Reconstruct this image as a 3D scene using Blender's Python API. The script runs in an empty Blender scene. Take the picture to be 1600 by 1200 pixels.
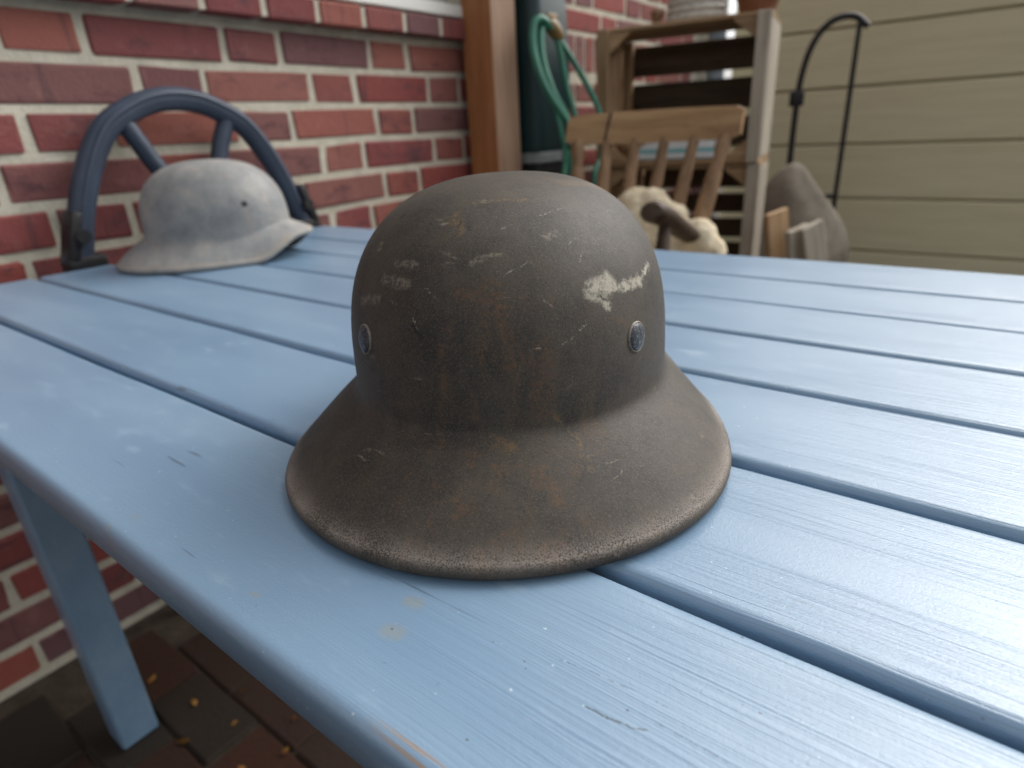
import bpy, bmesh, math, random
import numpy as np
from mathutils import Vector, Matrix

SC = bpy.context.scene
COL = SC.collection
random.seed(7)

# ------------------------------------------------------------------ camera
cam_d = bpy.data.cameras.new('camera')
cam = bpy.data.objects.new('camera', cam_d)
COL.objects.link(cam)
R3 = Matrix(((0.7989458850, -0.1916824471, 0.5700379920),
             (0.5991787500, 0.3351454643, -0.7270917021),
             (-0.0516749308, 0.9224615749, 0.3826151386)))
mw = R3.to_4x4()
mw.translation = (0, 0, 0.18)
cam.matrix_world = mw
cam_d.sensor_fit = 'HORIZONTAL'
cam_d.sensor_width = 36
cam_d.lens = 21.6
cam_d.clip_start = 0.01
cam_d.clip_end = 300
cam_d.dof.use_dof = True
cam_d.dof.focus_distance = 0.275
cam_d.dof.aperture_fstop = 7.5
SC.camera = cam

# ------------------------------------------------------------------ light
SUN_EL, SUN_AZ = math.radians(44), math.radians(22)      # azimuth clockwise from +Y
wd = bpy.data.worlds.new('World')
SC.world = wd
wd.use_nodes = True
nt = wd.node_tree
nt.nodes.clear()
sky = nt.nodes.new('ShaderNodeTexSky')
sky.sky_type = 'NISHITA'
sky.sun_disc = False
sky.sun_elevation = SUN_EL
sky.sun_rotation = SUN_AZ
sky.dust_density = 5.0
sky.air_density = 1.0
sky.ozone_density = 1.0
hsv = nt.nodes.new('ShaderNodeHueSaturation')            # an overcast, nearly white sky
hsv.inputs['Saturation'].default_value = 0.16
bg = nt.nodes.new('ShaderNodeBackground')
bg.inputs['Strength'].default_value = 0.15
wo = nt.nodes.new('ShaderNodeOutputWorld')
nt.links.new(sky.outputs['Color'], hsv.inputs['Color'])
nt.links.new(hsv.outputs['Color'], bg.inputs['Color'])
nt.links.new(bg.outputs['Background'], wo.inputs['Surface'])
sun_d = bpy.data.lights.new('sun', 'SUN')
sun_d.energy = 0.66
sun_d.angle = math.radians(60)
sun_d.color = (1.0, 0.96, 0.9)
sun = bpy.data.objects.new('sun', sun_d)
COL.objects.link(sun)
sdir = Vector((math.sin(SUN_AZ) * math.cos(SUN_EL), math.cos(SUN_AZ) * math.cos(SUN_EL), math.sin(SUN_EL)))
sun.rotation_euler = sdir.to_track_quat('Z', 'Y').to_euler()
sun.location = (2, 1, 4)
SC.view_settings.view_transform = 'Standard'
SC.view_settings.look = 'None'
SC.view_settings.gamma = 1
SC.view_settings.use_curve_mapping = False
SC.view_settings.exposure = 0.62

# ------------------------------------------------------------------ material helpers
class NT:
    """small helper round a material's node tree"""
    def __init__(self, name):
        self.m = bpy.data.materials.new(name)
        self.m.use_nodes = True
        self.t = self.m.node_tree
        self.b = self.t.nodes['Principled BSDF']
        self.tc = self.t.nodes.new('ShaderNodeTexCoord')
    def link(self, a, b):
        self.t.links.new(a, b)
    def put(self, sock, v):
        if v is None:
            return
        if isinstance(v, bpy.types.NodeSocket):
            self.link(v, sock)
        else:
            sock.default_value = v
    def obj(self):
        return self.tc.outputs['Object']
    def vm(self, op, a, b=None, scale=None):
        n = self.t.nodes.new('ShaderNodeVectorMath'); n.operation = op
        self.put(n.inputs[0], a)
        if b is not None: self.put(n.inputs[1], b)
        if scale is not None: self.put(n.inputs['Scale'], scale)
        return n.outputs['Value'] if op in ('DOT_PRODUCT', 'LENGTH', 'DISTANCE') else n.outputs['Vector']
    def ma(self, op, a, b=None, c=None, clamp=False):
        n = self.t.nodes.new('ShaderNodeMath'); n.operation = op; n.use_clamp = clamp
        self.put(n.inputs[0], a)
        if b is not None: self.put(n.inputs[1], b)
        if c is not None: self.put(n.inputs[2], c)
        return n.outputs[0]
    def noise(self, vec, scale, detail=3, rough=0.55, dist=0.0, color=False):
        n = self.t.nodes.new('ShaderNodeTexNoise')
        self.put(n.inputs['Vector'], vec)
        n.inputs['Scale'].default_value = scale
        n.inputs['Detail'].default_value = detail
        n.inputs['Roughness'].default_value = rough
        n.inputs['Distortion'].default_value = dist
        return n.outputs['Color'] if color else n.outputs['Fac']
    def ramp(self, fac, stops, interp='LINEAR'):
        n = self.t.nodes.new('ShaderNodeValToRGB')
        cr = n.color_ramp; cr.interpolation = interp
        while len(cr.elements) > 1: cr.elements.remove(cr.elements[-1])
        for i, (p, c) in enumerate(stops):
            e = cr.elements[0] if i == 0 else cr.elements.new(p)
            e.position = p
            e.color = (c, c, c, 1) if isinstance(c, (int, float)) else (*c, 1)
        self.put(n.inputs['Fac'], fac)
        return n.outputs['Color']
    def step(self, v, a, b):
        n = self.t.nodes.new('ShaderNodeMapRange'); n.interpolation_type = 'SMOOTHSTEP'
        self.put(n.inputs['Value'], v)
        n.inputs['From Min'].default_value = min(a, b); n.inputs['From Max'].default_value = max(a, b)
        n.inputs['To Min'].default_value = 0.0 if a < b else 1.0
        n.inputs['To Max'].default_value = 1.0 if a < b else 0.0
        return n.outputs['Result']
    def mix(self, fac, a, b, mode='MIX'):
        n = self.t.nodes.new('ShaderNodeMix'); n.data_type = 'RGBA'; n.blend_type = mode
        self.put(n.inputs[0], fac)
        for s, v in ((n.inputs[6], a), (n.inputs[7], b)):
            if isinstance(v, tuple): v = (*v, 1) if len(v) == 3 else v
            self.put(s, v)
        return n.outputs[2]
    def bump(self, h, dist, strength=1.0, normal=None):
        n = self.t.nodes.new('ShaderNodeBump')
        n.inputs['Distance'].default_value = dist
        n.inputs['Strength'].default_value = strength
        self.put(n.inputs['Height'], h)
        if normal is not None: self.link(normal, n.inputs['Normal'])
        return n.outputs['Normal']
    def rnd(self):
        n = self.t.nodes.new('ShaderNodeObjectInfo'); return n.outputs['Random']
    def map(self, vec, scale=(1, 1, 1), loc=(0, 0, 0)):
        n = self.t.nodes.new('ShaderNodeMapping')
        self.link(vec, n.inputs['Vector'])
        n.inputs['Scale'].default_value = scale; n.inputs['Location'].default_value = loc
        return n.outputs['Vector']
    def shifted(self):
        """object coordinates moved by a random amount per object"""
        r = self.rnd()
        c = self.t.nodes.new('ShaderNodeCombineXYZ')
        self.link(self.ma('MULTIPLY', r, 37.0), c.inputs[0])
        self.link(self.ma('MULTIPLY', r, 91.0), c.inputs[1])
        self.link(self.ma('MULTIPLY', r, 53.0), c.inputs[2])
        return self.vm('ADD', self.obj(), c.outputs[0])
    def capsule_min(self, p, marks):
        """smallest of distance/radius to a list of short strokes"""
        best = None
        for a, b, r in marks:
            a = Vector(a); ab = Vector(b) - a
            L2 = max(ab.length_squared, 1e-10)
            pa = self.vm('SUBTRACT', p, tuple(a))
            h = self.ma('MULTIPLY', self.vm('DOT_PRODUCT', pa, tuple(ab)), 1.0 / L2, clamp=True)
            d = self.vm('LENGTH', self.vm('SUBTRACT', pa, self.vm('SCALE', tuple(ab), scale=h)))
            d = self.ma('DIVIDE', d, r)
            best = d if best is None else self.ma('MINIMUM', best, d)
        return best
    def out(self, color=None, rough=None, normal=None, metal=None, spec=None):
        if isinstance(color, tuple) and len(color) == 3: color = (*color, 1)
        self.put(self.b.inputs['Base Color'], color)
        self.put(self.b.inputs['Roughness'], rough)
        if normal is not None: self.link(normal, self.b.inputs['Normal'])
        self.put(self.b.inputs['Metallic'], metal)
        self.put(self.b.inputs['Specular IOR Level'], spec)
        return self.m

def mat_blue_paint(name='blue_paint', cracks=None, specks_at=None, stains_at=None):
    k = NT(name)
    o = k.shifted()
    base = k.obj()
    big = k.noise(k.map(o, (1.5, 5, 5)), 2.5, 3)
    col = k.ramp(big, [(0.3, (0.150, 0.245, 0.362)), (0.55, (0.176, 0.277, 0.388)), (0.75, (0.210, 0.308, 0.412))])
    # brushed, raised grain running along the board
    wv = k.vm('ADD', o, k.vm('SCALE', k.noise(k.map(o, (2.5, 9, 9)), 3, 2, color=True), scale=0.0055))
    g1 = k.noise(k.map(wv, (3.0, 520, 60)), 1.0, 2, 0.6)
    g2 = k.noise(k.map(wv, (12, 1100, 120)), 1.0, 2, 0.6)
    sxg = k.t.nodes.new('ShaderNodeSeparateXYZ'); k.link(base, sxg.inputs[0])
    bias = k.ma('MULTIPLY_ADD', k.step(sxg.outputs[0], -0.05, 0.22), 0.36, -0.20)
    gm = k.step(k.ma('ADD', k.noise(k.map(o, (2.2, 9, 9), (3.1, 0.4, 0)), 1.6, 2), bias), 0.40, 0.66)
    h = k.ma('ADD', k.ma('MULTIPLY', g1, 0.8), k.ma('MULTIPLY', g2, 0.3))
    h = k.ma('MULTIPLY', h, k.ma('MULTIPLY_ADD', gm, 0.9, 0.10))
    fine = k.ma('ADD', k.noise(base, 1300, 2), k.ma('MULTIPLY', k.noise(base, 420, 2), 0.9))
    h2 = k.ma('MULTIPLY', fine, 0.16)
    nrm = k.bump(k.ma('ADD', h, h2), 0.0012, 0.55)
    # chalky patches, pin-holes, dirt specks, faint yellow stains
    chalk = k.step(k.noise(k.map(o, (4, 14, 14)), 7, 4), 0.56, 0.78)
    col = k.mix(k.ma('MULTIPLY', chalk, 0.28), col, (0.36, 0.46, 0.54))
    sp = k.noise(base, 260, 1.5, 0.4)
    specks = k.step(sp, 0.765, 0.80)
    gate = k.step(k.noise(base, 12, 1), 0.45, 0.65)
    col = k.mix(k.ma('MULTIPLY', k.ma('MULTIPLY', specks, gate), 0.75), col, (0.045, 0.06, 0.075))
    wsp = k.step(k.noise(k.map(base, (1, 1, 1), (7, 3, 1)), 330, 1, 0.4), 0.775, 0.80)
    col = k.mix(k.ma('MULTIPLY', wsp, 0.6), col, (0.55, 0.62, 0.66))
    st = k.step(k.noise(k.map(base, (1.0, 1.6, 1), (2.7, 0, 0)), 17, 3), 0.69, 0.77)
    col = k.mix(k.ma('MULTIPLY', st, 0.42), col, (0.27, 0.26, 0.19))
    # short drying cracks along the grain
    cr = k.noise(k.map(wv, (16, 230, 30), (1.7, 5.5, 0)), 1.0, 1, 0.3)
    crk = k.ma('MULTIPLY', k.step(cr, 0.745, 0.775), k.step(k.noise(o, 4, 1), 0.5, 0.6))
    col = k.mix(k.ma('MULTIPLY', crk, 0.6), col, (0.05, 0.075, 0.10))
    if cracks:
        pf = k.vm('ADD', base, k.vm('SCALE', k.vm('SUBTRACT', k.noise(base, 300, 3, 0.7, color=True), (0.5, 0.5, 0.5)), scale=0.0022))
        d = k.capsule_min(pf, stains_at)
        col = k.mix(k.ma('MULTIPLY', k.step(d, 2.2, 0.3), 0.45), col, (0.25, 0.25, 0.19))
        d = k.capsule_min(pf, cracks + specks_at)
        col = k.mix(k.ma('MULTIPLY', k.step(d, 1.4, 0.5), 0.85), col, (0.040, 0.052, 0.062))
    at = k.t.nodes.new('ShaderNodeAttribute'); at.attribute_name = 'rub'
    rub = k.ma('MULTIPLY', at.outputs['Fac'], k.step(k.noise(k.map(base, (22, 420, 420), (0.4, 0, 0)), 1, 3), 0.44, 0.54))
    sx = k.t.nodes.new('ShaderNodeSeparateXYZ'); k.link(base, sx.inputs[0])
    rub = k.ma('MULTIPLY', rub, k.ma('MULTIPLY', k.step(sx.outputs[0], 0.06, 0.09), k.step(sx.outputs[0], 0.175, 0.13)))
    col = k.mix(rub, col, (0.27, 0.20, 0.15))
    ro = k.ma('MULTIPLY_ADD', big, 0.18, 0.22)
    ro = k.ma('MULTIPLY_ADD', chalk, 0.15, ro)
    return k.out(col, ro, nrm, spec=0.95)

def mat_helmet(name, marks, cols, rim, grain=1.0):
    k = NT(name)
    o = k.obj()
    n1 = k.noise(o, 24, 7, 0.70)
    col = k.ramp(n1, [(0.32, cols[0]), (0.48, cols[1]), (0.62, cols[2]), (0.78, cols[3])])
    vert = k.noise(k.map(o, (60, 60, 9)), 1, 3)
    col = k.mix(k.ma('MULTIPLY', k.step(vert, 0.55, 0.75), 0.45), col, cols[4])
    blot = k.noise(k.map(o, (1, 1, 1), (4, 2, 9)), 55, 6, 0.75)
    col = k.mix(k.ma('MULTIPLY', k.step(blot, 0.56, 0.70), 0.55 * grain), col, cols[5])
    # sandy paint grain
    f1 = k.noise(o, 950, 2, 0.6)
    f2 = k.noise(o, 420, 3, 0.7)
    col = k.mix(k.ma('MULTIPLY', k.step(f1, 0.60, 0.80), 0.6), col, cols[6])
    col = k.mix(k.ma('MULTIPLY', k.step(f1, 0.42, 0.25), 0.7), col, (cols[0][0] * .35, cols[0][1] * .35, cols[0][2] * .35))
    g1 = k.noise(k.map(o, (1, 1, 1), (3, 8, 1)), 620, 1, 0.5)
    col = k.mix(k.ma('MULTIPLY', k.step(g1, 0.53, 0.66), 0.42 * grain), col, cols[4])
    g2 = k.noise(k.map(o, (1, 1, 1), (9, 2, 4)), 1500, 0, 0.5)
    col = k.mix(k.ma('MULTIPLY', k.step(g2, 0.60, 0.78), 0.32), col, cols[6])
    ds = k.vm('SCALE', k.vm('SUBTRACT', k.noise(o, 120, 4, 0.7, color=True), (0.5, 0.5, 0.5)), scale=0.009)
    df = k.vm('SCALE', k.vm('SUBTRACT', k.noise(o, 260, 3, 0.7, color=True), (0.5, 0.5, 0.5)), scale=0.0042)
    p1 = k.vm('ADD', o, ds)
    p2 = k.vm('ADD', o, df)
    p3 = k.vm('ADD', p1, k.vm('SCALE', k.vm('SUBTRACT', k.noise(o, 330, 3, 0.75, color=True), (0.5, 0.5, 0.5)), scale=0.006))
    if marks:
        spk = k.step(f2, 0.38, 0.60)
        for key, c, amt, p, soft, sg in (('rust', (0.160, 0.075, 0.030), 0.36, p3, 1.8, False),
                                         ('ochre', (0.190, 0.120, 0.045), 0.42, p3, 1.9, True),
                                         ('faint', (0.260, 0.230, 0.175), 0.42, p1, 1.6, True),
                                         ('cream', (0.40, 0.370, 0.290), 0.78, p3, 1.7, False),
                                         ('scratch', (0.40, 0.365, 0.29), 0.50, p2, 1.2, True),
                                         ('dark', (0.012, 0.010, 0.009), 0.9, p2, 1.3, False)):
            d = k.capsule_min(p, marks[key])
            msk = k.step(d, soft, soft * 0.35)
            if key == 'cream': msk = k.ma('MULTIPLY', msk, k.step(k.ma('ADD', k.ma('MULTIPLY', k.noise(o, 170, 4, 0.75), 0.75), k.ma('MULTIPLY', f2, 0.25)), 0.36, 0.56))
            if sg: msk = k.ma('MULTIPLY', msk, spk)
            elif key == 'rust': msk = k.ma('MULTIPLY', msk, k.step(f2, 0.36, 0.66))
            col = k.mix(k.ma('MULTIPLY', msk, amt), col, c)
        # faint rust streaks running down the middle
        sx = k.t.nodes.new('ShaderNodeSeparateXYZ'); k.link(o, sx.inputs[0])
        zone = k.ma('MULTIPLY', k.step(k.ma('ABSOLUTE', k.ma('SUBTRACT', sx.outputs[0], 0.008)), 0.062, 0.02), k.step(sx.outputs[1], 0.0, -0.05))
        zone = k.ma('MULTIPLY', zone, k.step(sx.outputs[2], 0.128, 0.09))
        stn = k.noise(k.map(k.vm('ADD', o, ds), (85, 85, 13), (2, 7, 1)), 1, 4, 0.65)
        stm = k.ma('MULTIPLY', k.ma('MULTIPLY', k.step(stn, 0.50, 0.66), zone), k.step(f2, 0.36, 0.62))
        col = k.mix(k.ma('MULTIPLY', stm, 0.46), col, (0.165, 0.078, 0.030))
        # long hairline scratches
        for i, rot in enumerate(((0.5, 0.3, 0.9), (1.2, -0.5, 0.2), (-0.7, 0.8, 2.1), (2.3, 0.4, -0.6))):
            mp = k.t.nodes.new('ShaderNodeMapping'); mp.vector_type = 'POINT'
            k.link(k.vm('ADD', o, k.vm('SCALE', k.noise(o, 70 + 20 * i, 2, color=True), scale=0.006)), mp.inputs['Vector'])
            mp.inputs['Rotation'].default_value = rot
            mp.inputs['Scale'].default_value = (22, 22, 210)
            mp.inputs['Location'].default_value = (i * 3.3, 1.7 * i, 2)
            ln = k.ma('ABSOLUTE', k.ma('SUBTRACT', k.noise(mp.outputs[0], 1, 0), 0.5))
            thin = k.step(ln, 0.030, 0.008)
            gate = k.step(k.noise(k.map(o, (1, 1, 1), (i, i * 2, 5)), 38, 2), 0.64, 0.74)
            c = (0.30, 0.255, 0.19) if i < 3 else (0.02, 0.017, 0.015)
            col = k.mix(k.ma('MULTIPLY', k.ma('MULTIPLY', k.ma('MULTIPLY', thin, gate), k.step(f2, 0.40, 0.60)), 0.42), col, c)
    at = k.t.nodes.new('ShaderNodeAttribute'); at.attribute_name = 'wear_sheen'
    wn = k.ma('ADD', k.ma('MULTIPLY', f2, 0.25), k.ma('MULTIPLY', k.noise(o, 1250, 1), 0.75))
    wn = k.ma('ADD', wn, k.ma('MULTIPLY', k.ma('SUBTRACT', k.noise(o, 26, 2), 0.5), 0.55))
    wear_sheen = k.ma('MULTIPLY', at.outputs['Fac'], k.step(wn, 0.30, 0.62))  # pale rim band: worn paint plus reflected light put into the colour
    col = k.mix(k.ma('MULTIPLY', wear_sheen, rim[1]), col, rim[0])
    hgt = k.ma('ADD', k.ma('MULTIPLY', f1, 0.5), k.ma('MULTIPLY', f2, 0.45))
    hgt = k.ma('ADD', hgt, k.ma('MULTIPLY', k.noise(o, 30, 2), 0.9))
    nrm = k.bump(hgt, 0.00034, 0.5 * grain)
    ro = k.ma('MULTIPLY_ADD', f2, 0.20, 0.54)
    return k.out(col, ro, nrm, spec=0.38)

def mat_brick(name='brick_clay'):
    k = NT(name)
    r = k.rnd()
    o = k.shifted()
    col = k.ramp(r, [(0.0, (0.290, 0.074, 0.060)), (0.18, (0.185, 0.056, 0.056)), (0.36, (0.295, 0.105, 0.080)),
                     (0.54, (0.185, 0.090, 0.084)), (0.70, (0.225, 0.064, 0.060)), (0.86, (0.145, 0.078, 0.082)), (1.0, (0.310, 0.082, 0.058))])
    n = k.noise(k.map(o, (10, 7, 16)), 2.0, 4, 0.6)
    col = k.mix(k.step(n, 0.52, 0.75), col, (0.115, 0.050, 0.055))
    n2 = k.noise(o, 40, 3)
    col = k.mix(k.ma('MULTIPLY', k.step(n2, 0.55, 0.8), 0.35), col, (0.33, 0.17, 0.14))
    n3 = k.noise(k.map(o, (1, 14, 1)), 3.0, 2)
    col = k.mix(k.ma('MULTIPLY', k.step(n3, 0.62, 0.72), 0.4), col, (0.07, 0.04, 0.05))
    nrm = k.bump(k.ma('ADD', n2, k.noise(o, 160, 2)), 0.0025, 0.6)
    return k.out(col, 0.8, nrm, spec=0.25)

def mat_simple_noise(name, c1, c2, scale=8, rough=0.7, bump=0.002, stretch=(1, 1, 1), spec=0.3, shift=True, detail=4):
    k = NT(name)
    o = k.shifted() if shift else k.obj()
    n = k.noise(k.map(o, stretch), scale, detail, 0.6)
    col = k.ramp(n, [(0.3, c1), (0.7, c2)])
    nrm = k.bump(k.noise(k.map(o, stretch), scale * 4, 3), bump, 0.6)
    return k.out(col, rough, nrm, spec=spec)

def mat_wood(name, c1, c2, c3, along=2, rough=0.65, tone=0.25):
    """weathered wood, grain along axis 0/1/2 of the object's own coordinates"""
    k = NT(name)
    o = k.shifted()
    s = [38, 38, 38]; s[along] = 2.2
    f = [170, 170, 170]; f[along] = 6
    w = k.vm('ADD', o, k.vm('SCALE', k.noise(o, 5, 2, color=True), scale=0.03))
    n = k.noise(k.map(w, tuple(s)), 1, 4, 0.6)
    g = k.noise(k.map(w, tuple(f)), 1, 2, 0.6)
    col = k.ramp(n, [(0.28, c1), (0.5, c2), (0.75, c3)])
    col = k.mix(k.ma('MULTIPLY', k.step(g, 0.52, 0.75), 0.5), col, tuple(x * 0.55 for x in c1))
    r = k.ma('MULTIPLY_ADD', k.rnd(), 2 * tone, 1 - tone)
    hs = k.t.nodes.new('ShaderNodeHueSaturation')
    k.link(col, hs.inputs['Color']); k.link(r, hs.inputs['Value'])
    nrm = k.bump(k.ma('ADD', n, g), 0.0018, 0.6)
    return k.out(hs.outputs['Color'], rough, nrm, spec=0.3)

M = {}
M['blue'] = mat_blue_paint()
CR1 = [(0.1228, -0.0072), (0.1277, -0.0068), (0.1314, -0.0071), (0.135, -0.0058), (0.1389, -0.0059), (0.1435, -0.0039)]
CR2 = [(0.1037, 0.004), (0.1164, 0.0063), (0.131, 0.0074), (0.1449, 0.0077)]
CR3 = [(0.1449, 0.0004), (0.1587, 0.0005), (0.1689, -0.0001)]
SPK = [(0.0422, -0.02, 0.0006), (-0.0162, -0.0428, 0.0004), (-0.0242, -0.0402, 0.0003), (0.156, 0.0516, 0.0006), (0.0796, -0.0027, 0.0003), (0.0522, -0.0331, 0.0003), (0.0952, -0.0035, 0.0004), (0.0975, -0.0055, 0.0004), (0.135, -0.0006, 0.0004), (-0.0249, -0.0249, 0.0003), (0.0982, -0.0392, 0.0004), (0.1712, 0.023, 0.0005), (0.0403, -0.0352, 0.0003)]
STN = [(0.0368, -0.0049, 0.0022), (0.0415, -0.0213, 0.0026), (-0.0248, -0.0402, 0.0009)]
def _seg(pts, r): return [((a[0], a[1], 0), (b[0], b[1], 0), r) for a, b in zip(pts, pts[1:])]
M['blue_cracked'] = mat_blue_paint('cracked_blue_paint',
    _seg(CR1, .00042) + _seg(CR2, .00016) + _seg(CR3, .00014),
    [((x, y, 0), (x + .0002, y, 0), r) for x, y, r in SPK], [((x, y, 0), (x + .004, y + .001, 0), r) for x, y, r in STN])
M['brick'] = mat_brick()
M['mortar'] = mat_simple_noise('mortar_lime', (0.44, 0.41, 0.325), (0.60, 0.56, 0.455), 30, 0.9, 0.004)
M['white'] = mat_simple_noise('white_paint', (0.74, 0.74, 0.69), (0.82, 0.82, 0.77), 9, 0.45, 0.0006)
M['post_dark'] = mat_wood('stained_timber', (0.290, 0.110, 0.040), (0.365, 0.148, 0.057), (0.415, 0.180, 0.072), 2, 0.55, 0.02)
M['post_pale'] = mat_wood('pale_timber', (0.250, 0.150, 0.095), (0.330, 0.210, 0.140), (0.400, 0.270, 0.190), 2, 0.6, 0.02)
M['crate'] = [mat_wood('crate_wood_%s' % 'xyz'[i], (0.230, 0.142, 0.072), (0.355, 0.230, 0.126), (0.455, 0.322, 0.195), i, 0.75) for i in range(3)]
M['crate_shaded'] = mat_wood('shaded_crate_wood', (0.050, 0.032, 0.020), (0.078, 0.052, 0.033), (0.110, 0.076, 0.050), 0, 0.8)  # crate wood darkened: interior shade painted into the back slats
M['crate_grey'] = [mat_wood('grey_crate_wood_%s' % 'xyz'[i], (0.290, 0.250, 0.195), (0.420, 0.370, 0.295), (0.520, 0.470, 0.390), i, 0.8, 0.14) for i in range(3)]
M['chair'] = [mat_wood('chair_wood_%s' % 'xyz'[i], (0.150, 0.085, 0.044), (0.235, 0.140, 0.076), (0.315, 0.200, 0.114), i, 0.5, 0.12) for i in range(3)]
M['chair_rail'] = mat_wood('rail_wood', (0.240, 0.140, 0.066), (0.355, 0.215, 0.105), (0.445, 0.290, 0.156), 0, 0.5, 0.1)
M['arm'] = mat_wood('arm_wood', (0.032, 0.019, 0.012), (0.055, 0.033, 0.021), (0.085, 0.054, 0.036), 0, 0.6, 0.05)
M['green_plastic'] = mat_simple_noise('dark_green_plastic', (0.010, 0.030, 0.032), (0.018, 0.042, 0.044), 6, 0.42, 0.001, spec=0.45)
M['black'] = mat_simple_noise('black_iron', (0.010, 0.010, 0.011), (0.022, 0.022, 0.024), 30, 0.45, 0.001, spec=0.4)
M['band'] = mat_simple_noise('grey_band', (0.20, 0.22, 0.21), (0.32, 0.34, 0.33), 40, 0.6, 0.002)
M['hose'] = mat_simple_noise('green_hose', (0.020, 0.135, 0.085), (0.036, 0.190, 0.125), 20, 0.35, 0.0006, spec=0.5)
M['brass'] = mat_simple_noise('old_brass', (0.16, 0.10, 0.035), (0.28, 0.18, 0.07), 30, 0.45, 0.001, spec=0.5)
M['slate'] = mat_simple_noise('slate_blue_paint', (0.026, 0.038, 0.062), (0.042, 0.058, 0.090), 14, 0.42, 0.0012, spec=0.5)
M['wool'] = mat_simple_noise('fleece', (0.56, 0.46, 0.31), (0.76, 0.67, 0.50), 26, 0.95, 0.012, spec=0.1)
M['rope'] = mat_simple_noise('pale_rope', (0.44, 0.42, 0.37), (0.68, 0.66, 0.60), 60, 0.9, 0.003, spec=0.15)
M['terracotta'] = mat_simple_noise('terracotta', (0.20, 0.085, 0.045), (0.30, 0.135, 0.075), 18, 0.85, 0.002)
M['siding'] = mat_simple_noise('beige_boards', (0.64, 0.585, 0.385), (0.73, 0.675, 0.46), 5, 0.75, 0.002, (0.6, 6, 9))
M['sack'] = mat_simple_noise('sackcloth', (0.225, 0.195, 0.155), (0.330, 0.295, 0.240), 20, 0.95, 0.004, spec=0.1)
M['cloth'] = None
M['pipe'] = mat_simple_noise('zinc_pipe', (0.20, 0.245, 0.275), (0.27, 0.32, 0.35), 12, 0.75, 0.0008, spec=0.2)
M['glass'] = mat_simple_noise('window_glass', (0.03, 0.035, 0.04), (0.04, 0.045, 0.05), 3, 0.06, 0.0, spec=0.6)
M['paver'] = None
M['soil'] = mat_simple_noise('sandy_soil', (0.045, 0.034, 0.024), (0.085, 0.066, 0.048), 25, 0.95, 0.006)
M['leaf'] = mat_simple_noise('dry_leaf', (0.30, 0.13, 0.025), (0.45, 0.24, 0.06), 60, 0.7, 0.001)
M['rivet'] = None

def _cloth():
    k = NT('striped_cloth')
    sx = k.t.nodes.new('ShaderNodeSeparateXYZ'); k.link(k.obj(), sx.inputs[0])
    s = k.ma('FRACT', k.ma('MULTIPLY', sx.outputs[2], 30.0))
    c = k.mix(k.step(s, 0.62, 0.68), (0.62, 0.63, 0.62), (0.17, 0.40, 0.42))
    return k.out(c, 0.9, k.bump(k.noise(k.obj(), 300, 2), 0.001, 0.5), spec=0.1)
M['cloth'] = _cloth()
def _paver():
    k = NT('paver_clay')
    o = k.shifted()
    c = k.ramp(k.rnd(), [(0, (0.046, 0.019, 0.012)), (0.35, (0.033, 0.021, 0.014)), (0.6, (0.052, 0.020, 0.012)), (0.8, (0.027, 0.022, 0.016)), (1, (0.048, 0.021, 0.013))])
    n = k.noise(o, 30, 4)
    c = k.mix(k.ma('MULTIPLY', k.step(n, 0.5, 0.75), 0.5), c, (0.03, 0.026, 0.020))
    return k.out(c, 0.75, k.bump(k.noise(o, 90, 4), 0.003, 0.6), spec=0.3)
M['paver'] = _paver()
def _rivet():
    k = NT('rivet_steel')
    n = k.noise(k.obj(), 420, 3)
    c = k.ramp(n, [(0.35, (0.014, 0.016, 0.020)), (0.58, (0.030, 0.036, 0.045)), (0.68, (0.16, 0.17, 0.18))])
    return k.out(c, 0.42, k.bump(n, 0.0008, 0.8), metal=0.0, spec=0.5)
M['rivet'] = _rivet()
M['rivet_edge'] = mat_simple_noise('worn_rivet_rim', (0.10, 0.075, 0.055), (0.24, 0.20, 0.165), 500, 0.4, 0.0003, spec=0.6)

# ------------------------------------------------------------------ mesh helpers
def obj(name, bm, mats, parent=None, smooth=None, loc=None):
    me = bpy.data.meshes.new(name)
    bm.normal_update()
    bm.to_mesh(me); bm.free()
    return obj_me(name, me, mats, parent, smooth, loc)

def obj_me(name, me, mats, parent=None, smooth=None, loc=None):
    if mats is not None and not len(me.materials):
        for m in (mats if isinstance(mats, (list, tuple)) else [mats]):
            me.materials.append(m)
    if smooth is not None:
        me.polygons.foreach_set('use_smooth', [True] * len(me.polygons))
        if smooth < 180:
            me.set_sharp_from_angle(angle=math.radians(smooth))
    o = bpy.data.objects.new(name, me)
    COL.objects.link(o)
    if parent is not None: o.parent = parent
    if loc is not None: o.location = loc
    return o

def tag(o, label, cat, group=None, kind=None):
    o['label'] = label; o['category'] = cat
    if group: o['group'] = group
    if kind: o['kind'] = kind
    return o

def thing(name, label, cat, loc=(0, 0, 0), rot=(0, 0, 0), group=None):
    o = bpy.data.objects.new(name, None)
    o.empty_display_size = 0.1
    COL.objects.link(o)
    o.location = loc; o.rotation_euler = rot
    return tag(o, label, cat, group)

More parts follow.
